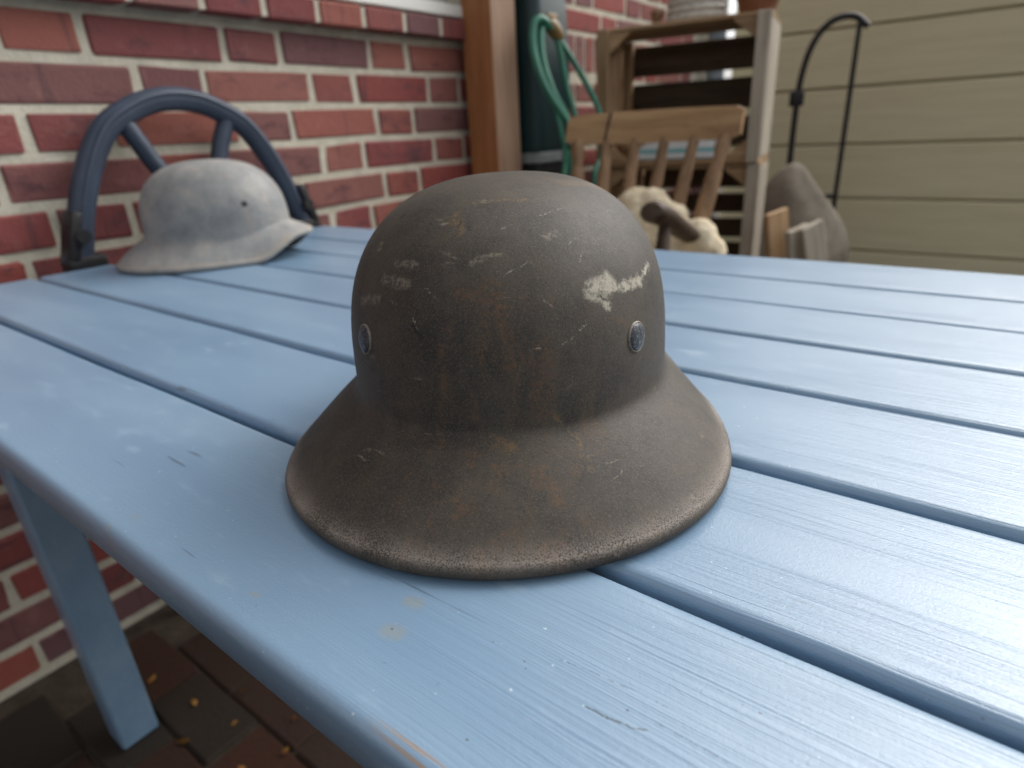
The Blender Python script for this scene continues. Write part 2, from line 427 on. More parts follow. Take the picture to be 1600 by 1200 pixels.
def box_bm(sx, sy, sz, bev=0.0, seg=1, jit=0.0, bm=None, at=(0, 0, 0), rot=None):
    b = bmesh.new()
    bmesh.ops.create_cube(b, size=1)
    for v in b.verts:
        v.co = Vector((v.co.x * sx, v.co.y * sy, v.co.z * sz))
    if bev > 0:
        bmesh.ops.bevel(b, geom=b.edges[:], offset=bev, segments=seg, affect='EDGES', profile=0.5)
    if jit:
        for v in b.verts:
            v.co += Vector((random.uniform(-jit, jit), random.uniform(-jit, jit), random.uniform(-jit, jit)))
    mtx = Matrix.Translation(at)
    if rot is not None: mtx = mtx @ rot
    b.transform(mtx)
    if bm is None: return b
    me = bpy.data.meshes.new('tmp'); b.to_mesh(me); b.free()
    bm.from_mesh(me); bpy.data.meshes.remove(me)
    return bm

def box(name, size, at, mats, parent=None, bev=0.002, seg=1, rot=(0, 0, 0), jit=0.0):
    o = obj(name, box_bm(*size, bev=bev, seg=seg, jit=jit), mats, parent)
    o.location = at; o.rotation_euler = rot
    return o

def catmull(pts, n=8):
    pts = [Vector(p) for p in pts]
    if len(pts) == 2:
        return [pts[0].lerp(pts[1], i / n) for i in range(n + 1)]
    P = [pts[0] * 2 - pts[1]] + pts + [pts[-1] * 2 - pts[-2]]
    out = []
    for i in range(1, len(P) - 2):
        for j in range(n):
            t = j / n
            a, b, c, d = P[i - 1], P[i], P[i + 1], P[i + 2]
            out.append(0.5 * ((2 * b) + (c - a) * t + (2 * a - 5 * b + 4 * c - d) * t * t + (3 * b - a - 3 * c + d) * t ** 3))
    out.append(pts[-1])
    return out

def tube_bm(path, rad, seg=10, bm=None, flat=None):
    """tube along a path; rad a number or a list; flat=(axis, factor) squeezes the section"""
    if bm is None: bm = bmesh.new()
    path = [Vector(p) for p in path]
    n = len(path)
    rads = rad if isinstance(rad, (list, tuple)) else [rad] * n
    t0 = (path[1] - path[0]).normalized()
    up = Vector((0, 0, 1)) if abs(t0.z) < 0.9 else Vector((1, 0, 0))
    u = t0.cross(up).normalized()
    rings = []
    for i, p in enumerate(path):
        t = (path[min(i + 1, n - 1)] - path[max(i - 1, 0)]).normalized()
        u = (u - t * u.dot(t)).normalized()
        v = t.cross(u)
        ring = []
        for j in range(seg):
            a = 2 * math.pi * j / seg
            off = (u * math.cos(a) + v * math.sin(a)) * rads[i]
            if flat: off -= flat[0] * off.dot(flat[0]) * (1 - flat[1])
            ring.append(bm.verts.new(p + off))
        rings.append(ring)
    for a, b in zip(rings, rings[1:]):
        for j in range(seg):
            bm.faces.new((a[j], a[(j + 1) % seg], b[(j + 1) % seg], b[j]))
    bm.faces.new(list(reversed(rings[0]))); bm.faces.new(rings[-1])
    return bm

def lathe_bm(prof, seg=32, bm=None, at=(0, 0, 0), rot=None):
    b = bmesh.new()
    rings = []
    for r, z in prof:
        if r < 1e-5: rings.append([b.verts.new((0, 0, z))])
        else: rings.append([b.verts.new((r * math.cos(2 * math.pi * j / seg), r * math.sin(2 * math.pi * j / seg), z)) for j in range(seg)])
    for A, B in zip(rings, rings[1:]):
        for j in range(seg):
            k = (j + 1) % seg
            if len(A) == 1 and len(B) == 1: continue
            if len(A) == 1: b.faces.new((A[0], B[k], B[j]))
            elif len(B) == 1: b.faces.new((A[j], A[k], B[0]))
            else: b.faces.new((A[j], A[k], B[k], B[j]))
    bmesh.ops.recalc_face_normals(b, faces=b.faces[:])
    mtx = Matrix.Translation(at)
    if rot is not None: mtx = mtx @ rot
    b.transform(mtx)
    if bm is None: return b
    me = bpy.data.meshes.new('tmp'); b.to_mesh(me); b.free()
    bm.from_mesh(me); bpy.data.meshes.remove(me)
    return bm

def prism_bm(poly, h, bev=0.0, seg=1):
    """polygon in x,y extruded in z from 0 to h"""
    b = bmesh.new()
    f = b.faces.new([b.verts.new((x, y, 0)) for x, y in poly])
    r = bmesh.ops.extrude_face_region(b, geom=[f])
    for v in r['geom']:
        if isinstance(v, bmesh.types.BMVert): v.co.z += h
    bmesh.ops.recalc_face_normals(b, faces=b.faces[:])
    if bev: bmesh.ops.bevel(b, geom=b.edges[:], offset=bev, segments=seg, affect='EDGES')
    return b

GZ = -0.75                                              # ground level; the table top is z = 0

# ------------------------------------------------------------------ ground and paving
gb = bmesh.new()
bmesh.ops.create_grid(gb, x_segments=2, y_segments=2, size=60)
g = obj('ground', gb, M['soil'], loc=(0, 0, GZ - 0.006)); g['kind'] = 'structure'
pv = bpy.data.objects.new('paving', None); COL.objects.link(pv); pv['kind'] = 'structure'; pv.location = (0, 0, GZ)
pmesh = []
for i in range(5):
    b = box_bm(0.1955, 0.0955, 0.05, bev=0.004, seg=1, jit=0.0012)
    me = bpy.data.meshes.new('paver'); b.to_mesh(me); b.free(); me.materials.append(M['paver']); pmesh.append(me)
rest = bmesh.new()
PX0, PY0 = -0.85, 0.318
npv = 0
for j in range(-20, 41):
    y = PY0 + 0.05 + j * 0.1
    for i in range(-4, 22):
        x = PX0 + 0.1 + i * 0.2 + (0.1 if j % 2 == 0 else 0)
        if x < -1.19: continue
        near = -1.35 < x < -0.2 and -0.5 < y < 0.75
        z = -0.025 + random.uniform(-0.002, 0.002)
        if near:
            o = obj_me('paver', random.choice(pmesh), None, pv, None, (x, y, z))
            o.rotation_euler = (random.uniform(-.01, .01), random.uniform(-.01, .01), random.uniform(-.008, .008)); npv += 1
        else:
            box_bm(0.1955, 0.0955, 0.05, bm=rest, at=(x, y, z))
o = obj('paver_field', rest, M['paver'], pv); o['kind'] = 'stuff'
# a few dry leaves on the paving
lf = bmesh.new()
pts = [(-.008, 0, 0), (-.004, .004, .002), (.003, .005, .001), (.009, 0, .003), (.003, -.005, .0015), (-.004, -.004, .0018)]
vs = [lf.verts.new(p) for p in pts]; cv = lf.verts.new((0, 0, .0032))
for a in range(6): lf.faces.new((vs[a], vs[(a + 1) % 6], cv))
bmesh.ops.solidify(lf, geom=lf.faces[:], thickness=0.0006)
lme = bpy.data.meshes.new('leaf'); lf.to_mesh(lme); lf.free(); lme.materials.append(M['leaf'])
for (x, y) in ((-.93, .335), (-.86, .37), (-.80, .355), (-.88, .29), (-.74, .275), (-.79, .25), (-.98, .27), (-.92, .22), (-.70, .235), (-1.02, .20), (-.84, .205), (-.76, .31), (-1.1, .25), (-.66, .29)):
    o = obj_me('leaf', lme, None, None, None, (x, y, GZ + 0.004))
    o.rotation_euler = (random.uniform(-.2, .2), random.uniform(-.2, .2), random.uniform(0, 6.28))
    s = random.uniform(.6, 1.25); o.scale = (s, s, s)
    tag(o, 'small dry orange leaf scrap lying on the dark brick paving below the table edge', 'leaf', 'dry leaf scraps on the paving')

# ------------------------------------------------------------------ brick house
WX = -1.30
house = thing('brick_house', 'red brick house wall with pale mortar joints and a white window sill', 'house', (WX, 0, GZ))
ZTOP = 2.45                                             # above ground 3.2
wy0, wy1 = -1.2, 3.46
oy0, oy1, oz0 = 0.05, 1.535, 0.470 - GZ                 # window opening in house coordinates (z from ground)
oz1 = oz0 + 1.25
wb = bmesh.new()
T = 0.24
def wseg(y0, y1, z0, z1):
    box_bm(T, y1 - y0, z1 - z0, bm=wb, at=(-T / 2 - 0.0015, (y0 + y1) / 2, (z0 + z1) / 2))
wseg(wy0, oy0, -0.05, ZTOP - GZ); wseg(oy1, wy1, -0.05, ZTOP - GZ); wseg(oy0, oy1, -0.05, oz0); wseg(oy0, oy1, oz1, ZTOP - GZ)
wall = obj('wall', wb, M['mortar'], house)
PITCH, BH, J = 0.0768, 0.0615, 0.0140
ZJ = 0.4065                                             # joint centre right under the sill course
bmesh_s, bmesh_h, bmesh_v = [], [], []
def brick_me(L, Hh):
    b = box_bm(0.03, L, Hh, bev=0.004, seg=1, jit=0.0024)
    me = bpy.data.meshes.new('brick'); b.to_mesh(me); b.free(); me.materials.append(M['brick'])
    return me
SL, HL = 0.2420, 0.1140
bmesh_s = [brick_me(SL, BH) for _ in range(5)]; bmesh_h = [brick_me(HL, BH) for _ in range(4)]
soldier = [brick_me(0.052, 0.118) for _ in range(3)]
rest = bmesh.new()
cnt = 0
def in_open(y, z): return oy0 - 0.02 < y < oy1 and oz0 - 0.075 < z < oz1
for k in range(-16, 27):
    zc = ZJ - PITCH / 2 - k * PITCH                     # world z of course centre
    if zc < GZ or zc > ZTOP - 0.05: continue
    zl = zc - GZ
    # Flemish bond: stretcher, header; alternate courses shifted by half of the pair
    y0 = 0.914 - 0.0065 + J / 2 if k % 2 == 0 else 0.728 + 0.0
    y0 -= 0.384 * 8
    y = y0
    while y < wy1:
        for L, kind in ((SL, 's'), (HL, 'h')):
            yc = y + L / 2; y += L + J
            if yc - L / 2 < wy0 or yc + L / 2 > wy1 - 0.005: continue
            if oz0 - 0.08 < zl < oz1 and yc + L / 2 > oy0 - 0.004 and yc - L / 2 < oy1 + 0.004:
                for e0, e1 in ((yc - L / 2, oy0 - 0.004), (oy1 + 0.004, yc + L / 2)):   # cut bricks beside the opening
                    if e1 - e0 > 0.025: box_bm(0.03, e1 - e0, BH, bm=rest, at=(-0.0125, (e0 + e1) / 2, zl))
                continue
            if -0.08 < 0 and 2.0 < yc < 2.42 and abs(zc - 0.418) < 0.05: continue
            vis = (0.05 < yc < 1.75 and zc < 0.42 and zc > -0.08) or (yc > 1.7 and 0.0 < zc < 0.70) or (-0.15 < yc < 0.95 and zc <= -0.08)
            at = (-0.0125 + random.uniform(-.0015, .0015) , yc + random.uniform(-.0015, .0015), zl + random.uniform(-.001, .001))
            if vis and cnt < 285:
                o = obj_me('brick', random.choice(bmesh_s if kind == 's' else bmesh_h), None, wall, None, at); cnt += 1
                o.rotation_euler = (random.uniform(-.006, .006), 0, random.uniform(-.004, .004))
            else:
                box_bm(0.03, L, BH, bm=rest, at=at)
for i in range(6):                                      # a patch of upright bricks
    o = obj_me('brick', random.choice(soldier), None, wall, None, (-0.0125, 2.035 + i * 0.0655, 0.418 - GZ))
o = obj('brickwork', rest, M['brick'], wall); o['kind'] = 'stuff'
# brick window sill
sill = box('window_sill', (0.167, oy1 - oy0 + 0.0, 0.042), (-0.0425, (oy0 + oy1) / 2 - 0.02, 0.4390 - GZ), M['mortar'], house, bev=0.001)
sme = []
for i in range(4):
    b = box_bm(0.172, 0.1180, 0.047, bev=0.004, seg=1, jit=0.0012)
    me = bpy.data.meshes.new('brick'); b.to_mesh(me); b.free(); me.materials.append(M['brick']); sme.append(me)
y = 1.452
while y > 0.1:
    o = obj_me('brick', random.choice(sme), None, sill, None, (0.0025, y - ((oy0 + oy1) / 2 - 0.02), 0.003))
    o.rotation_euler = (0, 0.05, random.uniform(-.01, .01)); y -= 0.1315
# white sill board, frame and panes
sb = bmesh.new()
box_bm(0.10, oy1 - oy0 + 0.0, 0.030, bev=0.004, seg=2, bm=sb, at=(-0.012, (oy0 + oy1) / 2 - 0.021, 0.4835 - GZ))
obj('sill_board', sb, M['white'], house)
fr = bmesh.new()
ymid = (oy0 + oy1) / 2
zb = oz0 + 0.03; zt = oz1
for yy in (oy0 + 0.035, ymid, oy1 - 0.035): box_bm(0.06, 0.07, zt - zb, bev=0.004, bm=fr, at=(-0.10, yy, (zb + zt) / 2))
for yy in ((oy0 + ymid) / 2, (oy1 + ymid) / 2):
    for zz in (zb + 0.035, zt - 0.035):
        box_bm(0.054, (oy1 - oy0) / 2 - 0.105, 0.07, bev=0.004, bm=fr, at=(-0.10, yy, zz))
frame = obj('window_frame', fr, M['white'], house)
for yy in ((oy0 + ymid) / 2, (oy1 + ymid) / 2):
    box('pane', (0.008, (oy1 - oy0) / 2 - 0.105, zt - zb - 0.14), (-0.11, yy, (zb + zt) / 2), M['glass'], frame, bev=0)
# zinc rain pipe at the far corner of the wall
dp = thing('rain_pipe', 'pale grey rain pipe at the far corner of the brick wall behind the crates', 'pipe', (WX + 0.07, 3.34, GZ))
obj('pipe', tube_bm([(0, 0, 0), (0, 0, 1.2), (0, 0, 2.9)], 0.042, 16), M['pipe'], dp, 40)
for zz in (0.55, 1.75):
    obj('pipe_bracket', tube_bm([(0, 0, zz), (0, 0, zz + 0.03)], 0.047, 16), M['pipe'], dp, 40)

# ------------------------------------------------------------------ beige boarded shed behind the crates
shed = thing('garden_shed', 'beige horizontal boarded shed wall behind the stacked crates', 'shed', (0, 3.56, GZ))
zb = 0.02; i = 0
box('frame_panel', (4.6, 0.05, 1.52), (1.08, 0.045, 0.78), M['siding'], shed, bev=0.002)
bme = bpy.data.meshes.new('board')
b = box_bm(4.6, 0.022, 0.245, bev=0.006, seg=1); b.to_mesh(bme); b.free(); bme.materials.append(M['siding'])
while zb < 1.45:
    o = obj_me('board', bme, None, shed, None, (1.08, 0.0, zb + 0.1225)); zb += 0.2535
box('top_trim', (4.64, 0.12, 0.03), (1.08, 0.02, 1.557), M['siding'], shed, bev=0.004)

# ------------------------------------------------------------------ timber post
pb = box_bm(0.105, 0.112, 2.5, bev=0.004, seg=2)
for f in pb.faces:
    f.material_index = 1 if f.normal.x > 0.5 else 0
post = obj('timber_post', pb, [M['post_dark'], M['post_pale']], None, None, (-1.2155, 1.536, GZ + 1.25))
tag(post, 'square timber post with one brown and one pale face by the brick wall', 'post')

# ------------------------------------------------------------------ dark green water tank with tap, and hose
tank = thing('water_tank', 'slim dark green water tank with a pale band, standing right behind the timber post', 'water tank', (-1.195, 1.715, GZ))
tp = []
def rrect(w, d, r, n=5):
    out = []
    for cx, cy, a0 in ((w - r, d - r, 0), (-w + r, d - r, 90), (-w + r, -d + r, 180), (w - r, -d + r, 270)):
        for i in range(n + 1):
            a = math.radians(a0 + 90 * i / n); out.append((cx + r * math.cos(a), cy + r * math.sin(a)))
    return out
def loft(levels, mat, name, parent):
    b = bmesh.new(); rings = []
    for w, d, r, z in levels: rings.append([b.verts.new((x, y, z)) for x, y in rrect(w, d, r)])
    for A, B in zip(rings, rings[1:]):
        n = len(A)
        for j in range(n): b.faces.new((A[j], A[(j + 1) % n], B[(j + 1) % n], B[j]))
    b.faces.new(list(reversed(rings[0]))); b.faces.new(rings[-1])
    return obj(name, b, mat, parent, 35)
loft([(.078, .09, .03, .86), (.083, .095, .03, .88), (.083, .095, .03, 1.1), (.078, .09, .03, 1.24), (.066, .08, .03, 1.42), (.06, .074, .03, 1.46), (.03, .04, .02, 1.48)], M['green_plastic'], 'barrel', tank)
loft([(.080, .093, .03, .829), (.085, .097, .03, .832), (.085, .097, .03, .857), (.080, .093, .03, .860)], M['band'], 'band', tank)
loft([(.084, .097, .02, 0), (.084, .097, .02, .4), (.08, .09, .02, .826)], M['black'], 'stand', tank)
tap = obj('tap', lathe_bm([(0, 0), (.016, 0), (.016, .02), (.011, .022), (.011, .05), (.017, .052), (.017, .072), (0, .072)], 16, rot=Matrix.Rotation(math.radians(90), 4, 'Y') , at=(.052, -0.061, 1.190)), M['brass'], tank, 40)
obj('tap_handle', box_bm(.012, .05, .012, .003, 2, at=(.11, -0.061, 1.215)), M['brass'], tap, 40)
hose = thing('garden_hose', 'green garden hose hanging in loops from the dark green tank', 'hose', (-1.05, 1.75, GZ))
def hz(*p): return [(x + 1.05, y - 1.75, z - GZ) for x, y, z in p]
for name, path, r in (
    ('hose_loop', [(-1.07, 1.632, 0.432), (-1.082, 1.606, 0.453), (-1.092, 1.577, 0.44), (-1.085, 1.562, 0.374), (-1.061, 1.567, 0.296), (-1.036, 1.596, 0.235), (-1.015, 1.626, 0.181), (-1.002, 1.632, 0.122), (-0.992, 1.604, 0.001), (-0.93, 1.66, -0.45), (-0.9, 1.62, -0.738)], 0.0105),
    ('hose_loop', [(-1.072, 1.641, 0.427), (-1.086, 1.624, 0.44), (-1.084, 1.597, 0.413), (-1.069, 1.585, 0.342), (-1.043, 1.593, 0.266), (-1.025, 1.629, 0.202), (-1.016, 1.64, 0.131), (-1.009, 1.6, 0.019), (-0.97, 1.66, -0.45), (-0.97, 1.6, -0.738)], 0.0105),
    ('hose_loop', [(-1.078, 1.66, 0.419), (-1.07, 1.672, 0.378), (-1.053, 1.679, 0.286), (-1.029, 1.682, 0.205), (-1.012, 1.669, 0.103), (-0.984, 1.627, -0.019), (-1.0, 1.8, -0.45), (-0.99, 1.8, -0.738)], 0.0085),
    ('hose_loop', [(-1.08, 1.672, 0.419), (-1.06, 1.694, 0.378), (-1.034, 1.734, 0.311), (-1.007, 1.761, 0.244), (-0.99, 1.763, 0.196), (-0.967, 1.73, 0.099), (-0.951, 1.664, -0.023), (-0.92, 1.84, -0.45), (-0.9, 1.82, -0.738)], 0.0085),
    ('hose_loop', [(-1.053, 1.586, 0.293), (-1.045, 1.603, 0.235), (-1.025, 1.604, 0.155), (-1.016, 1.604, 0.09), (-1.001, 1.566, -0.031), (-1.0, 1.6, -0.45), (-1.02, 1.57, -0.738)], 0.0075)):
    obj(name, tube_bm(catmull(hz(*path), 8), r, 10), M['hose'], hose, 60)
obj('hose_coupling', lathe_bm([(0, -.03), (.017, -.03), (.02, -.01), (.02, .02), (.014, .035), (0, .035)], 14, at=hz((-1.076, 1.654, 0.43))[0], rot=Matrix.Rotation(1.0, 4, 'X')), M['brass'], hose, 40)

# ------------------------------------------------------------------ curved slate blue frame behind the pale helmet
cf = thing('curved_frame', 'dark slate blue curved frame with a black foot between pale helmet and brick wall', 'chair frame', (-1.247, 0.63, GZ))
def wf(pts): return [(0, y - .63, z - GZ) for y, z in pts]
half = [(.862, .000), (.846, .030), (.828, .086), (.797, .155), (.757, .213), (.711, .243), (.668, .259), (.625, .264)]
full = half + [(1.250 - y, z) for y, z in reversed(half[:-1])]
obj('hoop', tube_bm(catmull(wf(full), 6), .0210, 14), M['slate'], cf, 60)
obj('ridge', tube_bm([p + Vector((.0175, 0, .008)) for p in catmull(wf(full[1:-1]), 6)], .006, 8), M['slate'], cf, 60)
obj('spoke', tube_bm(catmull(wf([(.722, .228), (.694, .17), (.668, .08), (.640, -.1), (.63, -.40)]), 6), .0165, 12), M['slate'], cf, 60)
obj('spoke', tube_bm(catmull(wf([(.528, .228), (.556, .17), (.596, .08), (.620, -.1), (.63, -.40)]), 6), .0165, 12), M['slate'], cf, 60)
for s in (1, -1):
    yy = .226 * s
    ft = obj('foot', box_bm(.046, .062, .03, .006, 2, at=(0, yy, .752)), M['black'], cf, 40)
    obj('hinge_pin', tube_bm([(-.02, yy, .80), (.034, yy, .80)], .012, 12), M['black'], ft, 40)
    obj('hinge', box_bm(.05, .018, .085, .006, 2, at=(0, yy + s * .008, .80), rot=Matrix.Rotation(.30 * s, 4, 'X')), M['black'], cf, 40)
    obj('leg', tube_bm([(0, yy, .74), (-.002, yy, .3), (0, yy, 0)], .016, 12), M['slate'], cf, 60)
obj('crossbar', tube_bm([(0, -.236, .35), (0, .236, .35)], .013, 12), M['slate'], cf, 60)

# ------------------------------------------------------------------ the blue table
table = thing('garden_table', 'garden table of light blue painted planks under the brown steel helmet', 'table', (-0.2, 0.5, GZ))
TX0, TX1 = -1.20, 0.80
def local(x, y, z): return (x + 0.2, y - 0.5, z - GZ)
edges = [(0.0795, 0.1915), (0.1975, 0.3115), (0.3185, 0.4310), (0.4345, 0.5390), (0.5425, 0.6485), (0.6500, 0.7560), (0.7600, 0.8830)]
def plank_mesh(w, th=0.0225, r=0.0058, first=False):
    prof = []
    n = 6
    for i in range(n + 1):
        a = math.pi / 2 * i / n
        prof.append((w / 2 - r + r * math.cos(a), -r + r * math.sin(a)))
    for i in range(n + 1):
        a = math.pi / 2 + math.pi / 2 * i / n
        prof.append((-w / 2 + r + r * math.cos(a), -r + r * math.sin(a)))
    prof.insert(n + 1, (w / 2 - r - .0015, 0)); prof.insert(n + 2, (-w / 2 + r + .0015, 0))
    prof += [(-w / 2, -th + .002), (-w / 2 + .002, -th), (w / 2 - .002, -th), (w / 2, -th + .002)]
    b = bmesh.new(); rings = []
    nx = 60
    sd = random.uniform(0, 50)
    for i in range(nx + 1):
        x = TX0 + (TX1 - TX0) * i / nx + .2
        e1 = .0006 * math.sin(x * 7 + sd) + .0004 * math.sin(x * 23 + sd); e2 = .0006 * math.sin(x * 9 + sd * 2)
        rings.append([b.verts.new((x, y + (e1 if y > 0 else e2), z + .0003 * math.sin(x * 5 + sd))) for y, z in prof])
    for A, B in zip(rings, rings[1:]):
        m = len(A)
        for j in range(m): b.faces.new((A[j], B[j], B[(j + 1) % m], A[(j + 1) % m]))
    b.faces.new(rings[0]); b.faces.new(list(reversed(rings[-1])))
    bmesh.ops.recalc_face_normals(b, faces=b.faces[:])
    me = bpy.data.meshes.new('plank'); b.to_mesh(me); b.free()
    at = me.attributes.new('rub', 'FLOAT', 'POINT')
    vals = []
    for v in me.vertices:
        e = 0.0
        if first and -w / 2 + r * .25 < v.co.y < -w / 2 + r * 1.1 and v.co.z > -r * .72: e = 1.0
        vals.append(e)
    at.data.foreach_set('value', vals)
    me.materials.append(M['blue_cracked' if first else 'blue'])
    return me
for i, (a, bq) in enumerate(edges):
    o = obj_me('plank', plank_mesh(bq - a, first=(i == 0)), None, table, 50, local(-.2, (a + bq) / 2, random.uniform(-.0004, .0004)))
    o.location.x = 0
# frame below
for y in (0.16, 0.80): box('apron', (1.7, .028, .075), local(-.2, y, -.0615), M['blue'], table, bev=.003)
for x in (-1.03, .63): box('apron', (.028, .608, .075), local(x, .48, -.0615), M['blue'], table, bev=.003)
for x in (-.62, .2): box('batten', (.05, .606, .03), local(x, .48, -.040), M['blue'], table, bev=.003)
for x in (-1.06, .66):
    for y in (.13, .83): box('leg', (.058, .058, .725), local(x + (.045 if x < 0 else -.045), y + (.052 if y < .5 else -.052), -.3865 - .0), M['blue'], table, bev=.004)

# ------------------------------------------------------------------ helmets
def hermite(x, k, y):
    k = np.asarray(k, float); y = np.asarray(y, float)
    d = np.gradient(y, k); i = np.clip(np.searchsorted(k, x) - 1, 0, len(k) - 2)
    h = k[i + 1] - k[i]; t = (x - k[i]) / h
    return (2*t**3 - 3*t**2 + 1)*y[i] + (t**3 - 2*t**2 + t)*h*d[i] + (-2*t**3 + 3*t**2)*y[i+1] + (t**3 - t**2)*h*d[i+1]
def sstep(x, a, b):
    t = np.clip((x - a) / (b - a), 0, 1); return t * t * (3 - 2 * t)

def helmet_mesh(a=.0961, br=.1194, bf=.1177, zt=.1562, p=2.56, zw=.0546, zcr=.0447, zcs=.0398, zcf=.0415,
                F=(.0499, .0505, .0331, .0250, .034), kx=.0033, nphi=288, seed=1, bead=.0050, zfront=.042, za=100, zb_=165, fe=1.18):
    phi = np.linspace(-np.pi, np.pi, nphi, endpoint=False); ap = np.abs(phi)
    rd = 1 / np.sqrt((np.sin(phi) / a) ** 2 + (np.cos(phi) / np.where(np.cos(phi) > 0, br, bf)) ** 2)
    fl = hermite(ap, np.radians([-45, 0, 45, 90, 125, 180, 235]), [F[1], F[0], F[1], F[2], F[3], F[4], F[3]])
    zc = hermite(ap, np.radians([-90, 0, 90, 130, 180, 230]), [zcs, zcr, zcs, zcf, .058, zcf])
    zr = zfront * sstep(ap, np.radians(za), np.radians(zb_))
    rr = rd + fl
    rows = []
    nd = 44
    for i in range(nd):
        th = (i + .25) / nd * np.pi / 2
        rows.append((rd * np.sin(th) ** (2 / p), zw + (zt - zw) * np.cos(th) ** (2 / p) + 0 * phi))
    for i in range(1, 11):
        t = i / 10
        rows.append((rd * (1 + kx * t), zw + (zc + .002 - zw) * t))
    r0 = rd * (1 + kx); zl = zr + 2 * bead
    for i in range(1, 25):
        t = i / 24
        r1 = rr - bead * .68
        rows.append((r0 + (r1 - r0) * t, zc + (zl - .0001 - zc) * (t ** fe)))
    R = np.array([r for r, z in rows]); Z = np.array([z for r, z in rows])
    # round the crease between dome and skirt
    n = len(R); w = np.exp(-0.5 * (np.arange(-5, 6) / 1.7) ** 2); w /= w.sum()
    def blur(A):
        Pd = np.concatenate([np.repeat(A[:1], 5, 0), A, 2 * A[-1:] - A[-6:-1][::-1]])
        return sum(w[q] * Pd[q:q + n] for q in range(11))
    mk = np.zeros(n); mk[nd - 8:nd + 34] = 1
    mk = np.convolve(mk, np.ones(7) / 7, 'same')[:, None]
    R2, Z2 = blur(R), blur(Z)
    R = R * (1 - mk) + R2 * mk; Z = Z * (1 - mk) + Z2 * mk
    # rolled edge
    bR, bZ = [], []
    for ang in np.radians(np.linspace(66, -115, 14)):
        bR.append(rr - bead + bead * np.cos(ang)); bZ.append(zr + bead + bead * np.sin(ang))
    R = np.concatenate([R, np.array(bR)]); Z = np.concatenate([Z, np.array(bZ)])
    no = len(R)
    # inner face
    th = .0014
    for i in range(no - 16, 2, -2):
        R = np.concatenate([R, (R[i] - th * (1 if i > 20 else .5))[None]]); Z = np.concatenate([Z, (Z[i] - (th if i < nd else th * .6))[None]])
    rs = np.random.RandomState(seed)
    disp = np.zeros_like(R)
    u = np.linspace(0, 1, len(R))[:, None]
    for _ in range(14):
        disp += rs.uniform(-1, 1) * np.sin(phi[None] * rs.randint(1, 9) + rs.uniform(0, 6) + u * rs.uniform(2, 22))
    R = R + disp * .00016 * np.clip(u * 8, 0, 1)
    X = R * np.sin(phi); Y = -R * np.cos(phi)
    nr = len(R)
    co = np.stack([X, Y, Z], -1).reshape(-1, 3)
    top = len(co); co = np.vstack([co, [[0, 0, zt + .0002], [0, 0, Z[-1].mean()]]])
    faces = []
    for r in range(nr - 1):
        A = r * nphi; B = A + nphi
        for j in range(nphi):
            k = (j + 1) % nphi
            faces.append((A + j, B + j, B + k, A + k))
    for j in range(nphi):
        k = (j + 1) % nphi
        faces.append((top, j, k)); L = (nr - 1) * nphi
        faces.append((top + 1, L + k, L + j))
    me = bpy.data.meshes.new('shell')
    me.from_pydata(co.tolist(), [], faces)
    wear_sheen = np.zeros((nr, nphi))
    for r in range(no - 20, no): 
        q = r - (no - 14)                               # rows of the rolled edge
        wear_sheen[r] = math.exp(-((q - 0.2) / 3.1) ** 2) if q > -7 else 0
    wear_sheen = np.append(wear_sheen.reshape(-1), [0, 0])
    at = me.attributes.new('wear_sheen', 'FLOAT', 'POINT'); at.data.foreach_set('value', wear_sheen.tolist())
    return me, (phi, R[:no], Z[:no])

def surf(data, x, y, z):
    """point and outward normal of the shell nearest to x, y, z"""
    phi, R, Z = data
    X = R * np.sin(phi); Y = -R * np.cos(phi)
    d = (X - x) ** 2 + (Y - y) ** 2 + (Z - z) ** 2
    i, j = np.unravel_index(np.argmin(d), d.shape)
    P = lambda r, c: Vector((X[r, c % X.shape[1]], Y[r, c % X.shape[1]], Z[r, c % X.shape[1]]))
    nrm = (P(i + 2, j) - P(i - 2, j)).cross(P(i, j + 2) - P(i, j - 2)).normalized()
    pt = P(i, j)
    if nrm.dot(Vector((pt.x, pt.y, 0))) < 0: nrm = -nrm
    return pt, nrm

def rivet(data, p, parent, rad=.0077, dome=.0022):
    pt, nrm = surf(data, *p)
    q = nrm.to_track_quat('Z', 'Y').to_matrix().to_4x4()
    q = Matrix.Translation(pt) @ q
    h = lathe_bm([(0, dome), (rad * .45, dome * .93), (rad * .75, dome * .72), (rad * .9, dome * .42), (rad * .93, .0002), (rad * .93, -.001)], 28)
    h.transform(q)
    o = obj('rivet', h, M['rivet'], parent, 60)
    e = lathe_bm([(rad * .92, .0006), (rad * .96, .0008), (rad * 1.01, .0006), (rad * 1.04, .0), (rad * 1.04, -.001)], 28)
    e.transform(q)
    obj('rivet_rim', e, M['rivet_edge'], o, 60)

